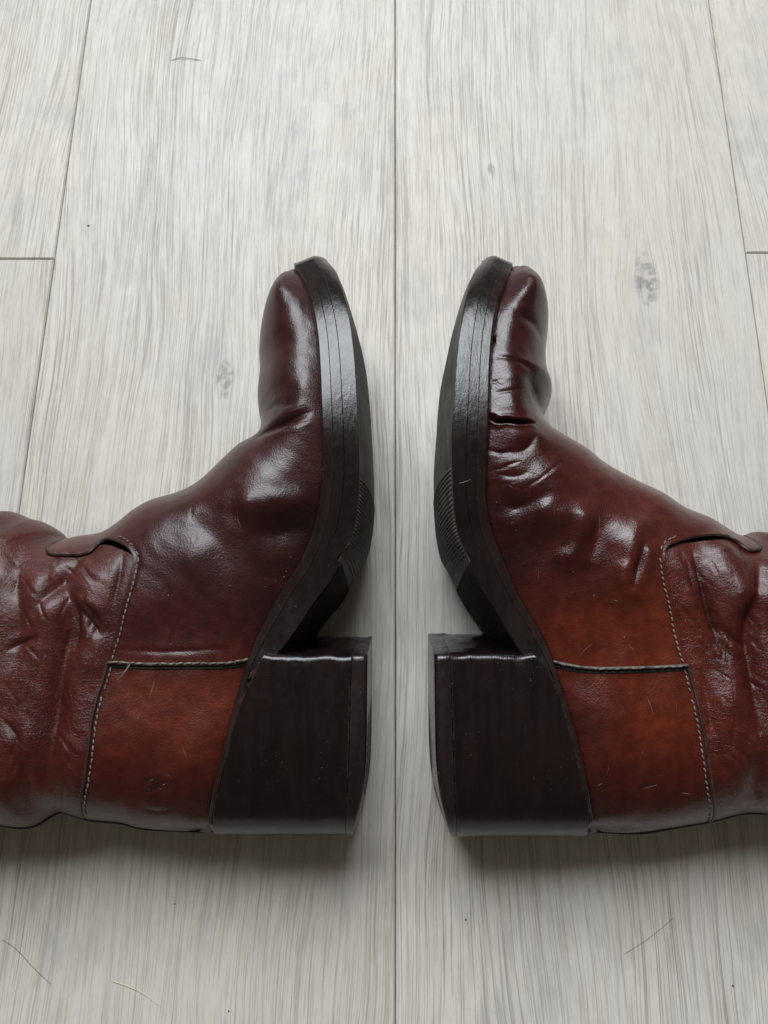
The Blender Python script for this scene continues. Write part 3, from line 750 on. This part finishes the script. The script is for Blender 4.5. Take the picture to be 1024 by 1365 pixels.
LEFT = dict(side=1, label='worn burgundy leather boot with a scuffed patch on its heel counter',
    sole=[((395.5, 353), (434, 337), .0235), ((408, 373), (447.5, 356), .031), ((419, 408), (458, 390), .040), ((425.5, 443), (466, 425), .0445),
          ((428.8, 487), (472, 470), .0475), ((431, 540), (476, 530), .049), ((433, 584), (478, 580), .0485), ((433, 624), (479, 633), .046),
          ((428.6, 668), (475, 680), .0425), ((418.7, 712), (465, 723), .039), ((399, 756), (444, 769), .0365), ((377, 789), (415, 808), .034),
          ((359, 822), (394, 841), .033), ((342, 857), (370, 871), .0325), ((331, 886), (350, 893), .033), ((316, 937), (332, 941), .0335),
          ((300.6, 998), (316, 1001), .0345), ((289, 1045), (304, 1048), .033), ((281, 1090), (296, 1092), .024)],
    sil=[(387, 370), (377, 377), (368, 388), (355, 412), (347.5, 441), (345, 474), (346, 496), (343, 529), (345, 552), (347.5, 564), (344, 582), (320, 596),
         (300, 613), (265, 644), (240, 656), (205, 666), (180, 680), (160, 696), (140, 708), (110, 713), (83.5, 717), (75, 706), (53, 693), (39.5, 690), (17.6, 681), (0, 680),
         (-60, 676), (-200, 668), (-400, 655)],
    back=[(276, 1112), (205, 1107.6), (181.6, 1104.6), (164, 1099), (117, 1094), (96.7, 1088.5), (79, 1084), (67, 1090), (50, 1101), (29, 1104.6), (0, 1101.7), (-60, 1104), (-200, 1098), (-400, 1095)],
    seam_v=[(81, 717), (70, 724), (64, 732), (69, 738), (83.5, 739), (110, 738), (119, 735), (132, 722.6), (143, 717.6), (158, 721.5), (173.6, 732.5), (179, 744), (176, 761), (169, 792), (161.5, 818), (154, 847), (146, 871), (143, 883)],
    junction=(143, 883),
    seam_low=[(136, 908), (129, 929), (121.6, 962), (116, 1006), (111, 1042), (108.4, 1088)],
    seam_h=[(205, 885.5), (260, 885), (311, 883.5), (340, 876)],
    shaft_under=[(84, 717), (112, 727), (140, 726), (165, 734), (186, 748), (182, 770), (172, 800), (160, 840), (150, 884), (138, 930), (124, 1000), (117, 1050), (117, 1094)],
    dull=0.07, seed=4, wrinkles=[(355, 415, 535, 580, -18, 16, 9, 34), (15, 135, 745, 870, 80, 45, 34, 42), (10, 100, 880, 1070, 80, 35, 24, 48), (180, 420, 600, 860, 20, 80, 10, 22), (196, 224, 1036, 1058, -20, 40, 16, 13), (205, 230, 1028, 1046, 10, 60, 6, 9)], tongue_frac=0.42, stitch_side=1.0, outsole_end=(404, 749), bulge=0.0055, arch=0.75, arch_at=0.185,
    ribs=[((425, 440), (428, 520)), ((433, 640), (404, 748))],
    heel=dict(front=(412, 873), backpt=(412, 1115), breast_low=(450, 849), edge=(490, 880), wear=0.0075),
    ctrl=[((390, 372), .036, .012), ((385, 430), .040, .031), ((400, 560), .046, .034), ((350, 650), .046, .042), ((250, 720), .042, .050), ((370, 760), .036, .045), ((300, 900), .032, .045),
          ((220, 900), .035, .045), ((200, 1050), .032, .045), ((80, 800), .040, .045), ((60, 1000), .038, .045), ((-60, 900), .042, .045), ((-300, 900), .040, .05)],
    patina=[((380, 400), PUR), ((400, 520), PUR), ((360, 470), (0.050, 0.012, 0.012)), ((370, 620), RED), ((300, 680), RED), ((230, 740), PUR), ((270, 760), PUR), ((330, 790), RED), ((410, 720), DRK), ((365, 800), DRK), ((200, 830), RED), ((260, 850), (0.060, 0.015, 0.016)),
            ((200, 930), ORG), ((240, 980), (0.18, 0.052, 0.016)), ((290, 930), (0.15, 0.036, 0.013)), ((160, 1000), (0.11, 0.024, 0.012)), ((210, 1045), (0.035, 0.012, 0.011)), ((245, 1050), (0.085, 0.018, 0.011)), ((175, 1055), (0.085, 0.018, 0.011)), ((215, 1015), (0.11, 0.024, 0.012)), ((280, 1070), (0.05, 0.012, 0.009)),
            ((120, 780), BRN), ((50, 760), BRN), ((90, 850), BRN), ((30, 900), (0.10, 0.03, 0.02)), ((80, 960), (0.08, 0.019, 0.015)), ((30, 1040), (0.11, 0.026, 0.015)), ((-200, 900), BRN)],
    features=[('crease', [(338, 590), (350, 580), (365, 572), (390, 561), (418, 550)], .0022, -.0028), ('crease', [(346, 560), (356, 548), (375, 541), (398, 541)], .0018, -.0010),
              ('bump', [(365, 520), (400, 515)], .008, .0012), ('bump', [(370, 595), (410, 575)], .008, .0007),
              ('bump', [(335, 676), (400, 670)], .006, .0022), ('crease', [(330, 706), (360, 712), (420, 700)], .006, -.0020), ('crease', [(305, 676), (318, 693), (326, 712)], .003, -.0011),
              ('bump', [(279, 752)], .011, .0012), ('bump', [(200, 800), (235, 805)], .012, .0014), ('bump', [(230, 690), (290, 668)], .010, .0012), ('crease', [(250, 700), (285, 715), (300, 770)], .008, -.0012),
              ('crease', [(150, 866), (230, 869), (320, 864)], .0012, -.0004),
              ('bump', [(48, 770), (40, 800)], .013, .0032), ('bump', [(136, 770), (132, 800)], .011, .0026), ('bump', [(133, 862), (125, 880)], .006, .0016), ('bump', [(14, 720), (8, 760)], .010, .003),
              ('crease', [(64, 738), (80, 768), (92, 800), (94, 830), (84, 880), (76, 930), (72, 980)], .0046, -.0034), ('crease', [(112, 742), (95, 760), (80, 778), (60, 800), (42, 822)], .0038, -.0026),
              ('crease', [(102, 808), (118, 824), (137, 850)], .0022, -.0022), ('crease', [(112, 800), (125, 818), (140, 832)], .0018, -.0014), ('crease', [(98, 790), (104, 830), (98, 872)], .0020, -.0016),
              ('crease', [(30, 700), (24, 760), (26, 830), (14, 900)], .0060, -.0030), ('crease', [(74, 880), (70, 960), (60, 1030), (72, 1086)], .0060, -.0036), ('crease', [(28, 1000), (34, 1050), (42, 1096)], .0040, -.0026),
              ('crease', [(6, 868), (30, 856), (56, 848)], .0016, -.0012), ('crease', [(5, 960), (22, 985), (10, 1020)], .002, -.0012), ('crease', [(166, 732), (160, 770), (150, 815)], .0016, -.0009), ('bump', [(50, 1060)], .009, .003),
              ('bump', [(216, 1034), (226, 1038)], .0024, .0004), ('crease', [(190, 1078), (212, 1081), (235, 1078)], .0012, -.0005)])

RIGHT = dict(side=-1, label='worn burgundy leather boot with a slit torn across its vamp crease',
    sole=[((680.5, 352), (647, 337), .0235), ((674, 369), (633, 356), .031), ((662, 402), (622, 392), .040), ((655.5, 430), (615, 430), .0445),
          ((651, 476), (609.5, 473), .0475), ((649, 535), (605, 535), .049), ((647, 584), (602, 585), .0485), ((645.5, 627), (603, 633), .046),
          ((645.5, 665), (606, 680), .0425), ((653, 708), (614, 720), .039), ((671, 752), (631, 766), .0365), ((691, 798), (661, 814), .034),
          ((710, 828), (680, 846), .033), ((727, 861), (700, 876), .0325), ((737, 887), (718, 894), .033), ((750, 930), (734, 934), .0335),
          ((768, 990), (752, 994), .0345), ((780, 1045), (765, 1048), .033), ((787, 1088), (772, 1090), .024)],
    sil=[(693, 363), (703, 368), (712, 377), (725, 395), (731.4, 419), (731, 443), (728, 474), (730, 500), (736, 520), (734.7, 533), (727, 551), (724, 560), (731, 573), (747, 583), (760, 590),
         (782.6, 603), (800, 617), (842.6, 640), (878.7, 656.6), (909, 676), (939.7, 688.5), (962, 702), (975.7, 710), (993.8, 713.5), (1003.5, 708), (1024, 708), (1090, 700), (1220, 690), (1420, 672)],
    back=[(791, 1112), (851, 1112), (895, 1105.5), (950.8, 1095.7), (989.6, 1086), (1024, 1086), (1090, 1092), (1220, 1092), (1420, 1090)],
    seam_v=[(996, 713), (1008, 721), (1014, 729), (1009, 733), (998, 733), (984, 723), (967.4, 716), (950.8, 713), (928.6, 714), (906, 720), (889, 729), (885.6, 743), (889.8, 773), (898, 806), (906, 845), (917.5, 887)],
    junction=(917.5, 887),
    seam_low=[(921.7, 902), (931, 938), (939.7, 976.5), (946.6, 1021), (950.8, 1054), (949, 1096)],
    seam_h=[(851, 890), (790, 890.5), (755, 886), (729, 879)],
    shaft_under=[(993, 713), (968, 720), (930, 722), (900, 727), (879, 746), (882, 775), (890, 808), (898, 847), (910, 890), (924, 940), (938, 1020), (942, 1060), (940, 1097)],
    dull=0.0, seed=8, wrinkles=[(655, 720, 480, 610, 8, 22, 8, 34), (660, 740, 620, 680, -10, 25, 8, 40), (895, 1015, 740, 880, 68, 28, 44, 46), (935, 1020, 880, 1060, 60, 40, 24, 40)], tongue_frac=0.47, stitch_side=-1.0, outsole_end=(668, 746), bulge=0.0055, arch=0.75, arch_at=0.185,
    ribs=[((655, 420), (651, 520)), ((645, 630), (668, 745))],
    heel=dict(front=(650, 872), backpt=(680, 1117), breast_low=(620, 845), edge=(579, 875), wear=0.0085),
    ctrl=[((686, 372), .036, .012), ((695, 430), .040, .031), ((680, 560), .046, .034), ((720, 650), .046, .042), ((830, 720), .042, .050), ((700, 760), .036, .045), ((770, 900), .032, .045),
          ((850, 900), .035, .045), ((870, 1050), .032, .045), ((980, 800), .040, .045), ((1000, 1000), .038, .045), ((1100, 900), .042, .045), ((1350, 900), .040, .05)],
    patina=[((690, 400), PUR), ((680, 450), PUR), ((715, 440), (0.062, 0.015, 0.014)), ((690, 530), (0.045, 0.013, 0.014)), ((680, 620), (0.06, 0.012, 0.012)), ((720, 640), (0.066, 0.020, 0.018)), ((780, 650), BRN), ((670, 690), (0.035, 0.009, 0.009)), ((690, 740), DRK), ((730, 760), (0.06, 0.012, 0.010)),
            ((780, 760), (0.055, 0.012, 0.011)), ((840, 680), BRN), ((850, 800), (0.165, 0.045, 0.018)), ((880, 850), ORG), ((760, 840), (0.14, 0.034, 0.013)), ((810, 860), (0.17, 0.046, 0.016)),
            ((850, 920), ORG), ((800, 940), (0.11, 0.026, 0.013)), ((880, 970), (0.175, 0.046, 0.013)), ((830, 1040), (0.07, 0.015, 0.010)), ((900, 1050), (0.085, 0.018, 0.010)), ((770, 960), (0.05, 0.012, 0.009)), ((800, 1080), (0.05, 0.012, 0.009)),
            ((930, 770), BRN), ((980, 780), (0.09, 0.026, 0.022)), ((980, 900), (0.088, 0.024, 0.019)), ((1000, 1000), (0.092, 0.024, 0.016)), ((1200, 900), BRN)],
    features=[('slit', [(646, 557), (655, 558.5), (663, 563), (674, 562.5), (690, 566), (703, 565.5), (713, 566.5)], .0010, -.0044), ('slit', [(655.5, 451), (657, 456), (656.5, 461)], .0007, -.0022), ('bump', [(690, 512), (693, 545)], .0065, .0022), ('bump', [(690, 580), (710, 582)], .006, .0022),
              ('crease', [(655, 478), (683, 481), (700, 490), (716, 500)], .0014, -.0007), ('crease', [(655, 527), (680, 524), (702, 522)], .0012, -.0005),
              ('crease', [(684, 422), (710, 432), (724, 458)], .0028, -.0014), ('crease', [(700, 505), (712, 522), (722, 548), (727, 560)], .0028, -.0030), ('crease', [(726, 556), (716, 575), (700, 600), (672, 606), (650, 600)], .0022, -.0009),
              ('crease', [(660, 671), (690, 676), (715, 668), (736, 655)], .0042, -.0020), ('bump', [(726, 684), (742, 692)], .007, .0026), ('crease', [(655, 632), (690, 636), (708, 628)], .0014, -.0005),
              ('bump', [(779, 694), (770, 715), (758, 740)], .0062, .0034), ('crease', [(800, 680), (795, 715), (785, 750)], .005, -.0022), ('bump', [(852, 700), (842, 735), (831, 773)], .0055, .0026), ('bump', [(862, 740), (853, 768), (845, 793)], .0045, .0020),
              ('crease', [(858, 718), (849, 752), (838, 790)], .0024, -.0018), ('bump', [(826, 762), (825, 800)], .0045, .0014), ('crease', [(755, 690), (760, 715), (745, 745)], .005, -.0016),
              ('bump', [(962, 735), (968, 765), (985, 800)], .0085, .0045), ('bump', [(988, 752), (998, 785)], .006, .0024), ('crease', [(1008, 745), (1006, 795), (998, 830), (1004, 900), (1016, 980)], .0045, -.0048),
              ('bump', [(905, 760), (918, 800)], .008, .0016), ('crease', [(930, 740), (938, 790), (950, 830), (972, 884)], .0028, -.0024), ('crease', [(912, 740), (922, 780), (932, 812)], .0014, -.0008), ('crease', [(922, 730), (930, 765), (940, 796)], .0013, -.0008),
              ('crease', [(955, 830), (975, 850), (1000, 862)], .0016, -.0012), ('crease', [(935, 900), (945, 940), (950, 985)], .0030, -.0014), ('bump', [(970, 940)], .012, .002), ('bump', [(1022, 760), (1026, 790)], .009, .004),
              ('crease', [(1020, 1000), (1012, 1050), (1022, 1080)], .005, -.003), ('crease', [(855, 1050), (865, 1049), (874, 1047)], .0009, -.0004)])

left_boot = Boot(LEFT); left_boot.build()
right_boot = Boot(RIGHT); right_boot.build()

def loose_thread(boot, pts, r):
    q = boot.to_surf(pts); z = boot.top(spline(q, 0.0006), 0.002)
    q = spline(q, 0.0006); n = len(q)
    z = z + 0.0005 + 0.0012 * np.sin(np.linspace(0, 1, n) * math.pi * 0.6)
    V, Fc = tube_geo(np.c_[q, z], np.linspace(1, 0.5, n) * r, 6); mesh_obj('loose_thread', V, Fc, M['thread'], boot.root, boot.base)
loose_thread(left_boot, [(176, 886), (172, 893), (166, 901), (160, 907)], 0.00028)
loose_thread(left_boot, [(174, 887), (169, 896), (157, 899)], 0.00016)
loose_thread(right_boot, [(604, 645), (614, 647), (629, 642)], 0.00022)

M['scuff'] = edge_material('rubbed_leather', (0.085, 0.035, 0.026), (0.20, 0.105, 0.075), 0.45, 0.4)
M['dust'] = edge_material('pale_dust', (0.35, 0.33, 0.30), (0.6, 0.57, 0.53), 0.8, 0.2)
def scratch(boot, pts, wd, off=0.002):
    q = spline(boot.to_surf(pts, off), 0.0006); n = len(q)
    z = boot.top(q, off) + 0.00002
    V, Fc = tube_geo(np.c_[q, z], np.sin(np.linspace(0.12, math.pi - 0.12, n)) * wd, 6, 0.35)
    mesh_obj('scratch', V, Fc, M['scuff'], boot.root, boot.base)
for pts, wd in [([(346, 621), (347, 636), (347.5, 652)], .00013), ([(357, 642), (361, 645), (366, 648)], .00014), ([(379, 416), (383, 411), (388, 406)], .00014), ([(318, 680), (317, 690), (321, 704)], .00012)]:
    scratch(left_boot, pts, wd)
for pts, wd in [([(206, 905), (203, 918), (198, 934)], .0002), ([(199, 1041), (204, 1039)], .0002), ([(216, 1047), (221, 1045)], .0002), ([(243, 992), (246, 1003), (250, 1010)], .00016), ([(188, 950), (181, 962)], .00014)]:
    scratch(left_boot, pts, wd, 0.0006)
for pts, wd in [([(798, 680), (799.5, 700), (799, 716)], .00013), ([(704, 629), (713, 631), (722, 634)], .00018), ([(678, 647), (684, 650)], .00015), ([(662, 578), (667, 581), (670, 581)], .0002), ([(838, 859), (842, 864), (846, 867)], .00015), ([(770, 880), (778, 868), (790, 858)], .00014), ([(700, 606), (708, 602), (714, 594)], .00012), ([(816, 800), (824, 803)], .00013)]:
    scratch(right_boot, pts, wd)
for pts, wd in [([(857, 1051), (866, 1049), (876, 1046)], .0002), ([(909, 1057), (916, 1058), (922, 1059)], .00016), ([(862, 928), (868, 942), (872, 955)], .0002), ([(858, 1001), (856, 1006)], .00014), ([(797, 1048), (803, 1044)], .00016), ([(812, 1020), (809, 1035)], .00012)]:
    scratch(right_boot, pts, wd, 0.0006)
def dust(boot, zones, seed):
    rr = random.Random(seed); parts = []
    for (x0, x1, y0, y1, cnt) in zones:
        for _ in range(cnt):
            q = boot.to_surf([(rr.uniform(x0, x1), rr.uniform(y0, y1))], 0.002)
            if not inside(q, np.vstack([boot.feather, boot.back, boot.sil[::-1]]))[0]: continue
            p = np.array([q[0][0], q[0][1], boot.top(q, 0.002)[0]]); r = rr.uniform(0.00007, 0.00016)
            L = np.array([[-r, 0, 0], [-r * .6, 0, 0], [r * .6, 0, 0], [r, 0, 0]]) + p
            parts.append(tube_geo(L, A([.3, 1, 1, .3]) * r, 5, 0.8))
    V, Fc = join_geo(parts); o = mesh_obj('dust_specks', V, Fc, M['dust'], boot.root, boot.base); o['kind'] = 'stuff'
dust(left_boot, [(375, 425, 715, 770, 10), (340, 400, 760, 810, 9), (180, 330, 700, 860, 2)], 1)
dust(right_boot, [(655, 700, 600, 760, 5), (760, 860, 760, 850, 6)], 2)

def strand(name, pts, r, mat, label, cat):
    q = spline(unproj(pts, 0.0), 0.001); n = len(q)
    base = np.array([q[:, 0].mean(), q[:, 1].mean(), 0.0])
    z = r + 0.0002 + 0.0003 * np.sin(np.linspace(0, math.pi, n))
    V, Fc = tube_geo(np.c_[q, z], np.where(np.arange(n) % (n - 1) == 0, 0.4, 1.0) * r, 6)
    o = mesh_obj(name, V, Fc, mat, None, base); o.location = base
    o['label'] = label; o['category'] = cat
strand('fibre', [(148, 1307), (168, 1313), (192, 1324), (204, 1333), (210, 1340)], 0.00016, M['fibre'], 'thin pale curved fibre lying on the floor below the shaft of the scuffed boot', 'fibre')
strand('hair', [(2, 1252), (20, 1263), (44, 1288), (68, 1312)], 0.00008, M['hair'], 'fine dark straight hair on the floor beside the pale fibre', 'hair')
strand('hair', [(228, 81), (240, 78), (254, 79), (268, 81)], 0.00016, M['hair'], 'short dark bent hair on the bare planks beyond the boot toes', 'hair')
strand('hair', [(832, 1272), (866, 1249), (898, 1223)], 0.00006, M['hair'], 'fine dark diagonal hair on the floor below the slit boot', 'hair')
for k, (px, r, lab) in enumerate([((118, 301), 0.0010, 'larger dark crumb on a plank beyond the boot toes'), ((233, 1205), 0.0006, 'tiny dark crumb on the floor behind the heel counter of the scuffed boot'),
        ((621, 1226), 0.0007, 'small dark crumb on the floor behind the heel of the slit boot'), ((977, 1314), 0.0007, 'small dark crumb on the floor behind the shaft of the slit boot'),
        ((305, 1348), 0.0006, 'tiny dark crumb on the floor past the end of the pale fibre')]):
    p = unproj([px], 0.0)[0]; rr = random.Random(k); bm = bmesh.new()
    r *= 0.6; bmesh.ops.create_icosphere(bm, subdivisions=2, radius=r)
    for v in bm.verts:
        v.co *= rr.uniform(0.75, 1.25); v.co.x *= 1.3; v.co.z = max(v.co.z * 0.45, -r * 0.2) + r * 0.2
    me = bpy.data.meshes.new('crumb'); bm.to_mesh(me); bm.free(); me.materials.append(M['hair'])
    o = bpy.data.objects.new('crumb', me); C.objects.link(o); o.location = (p[0], p[1], 0.0); o.rotation_euler.z = rr.uniform(0, 3)
    o['label'] = lab; o['category'] = 'crumb'; o['group'] = 'dirt crumbs on the floor'
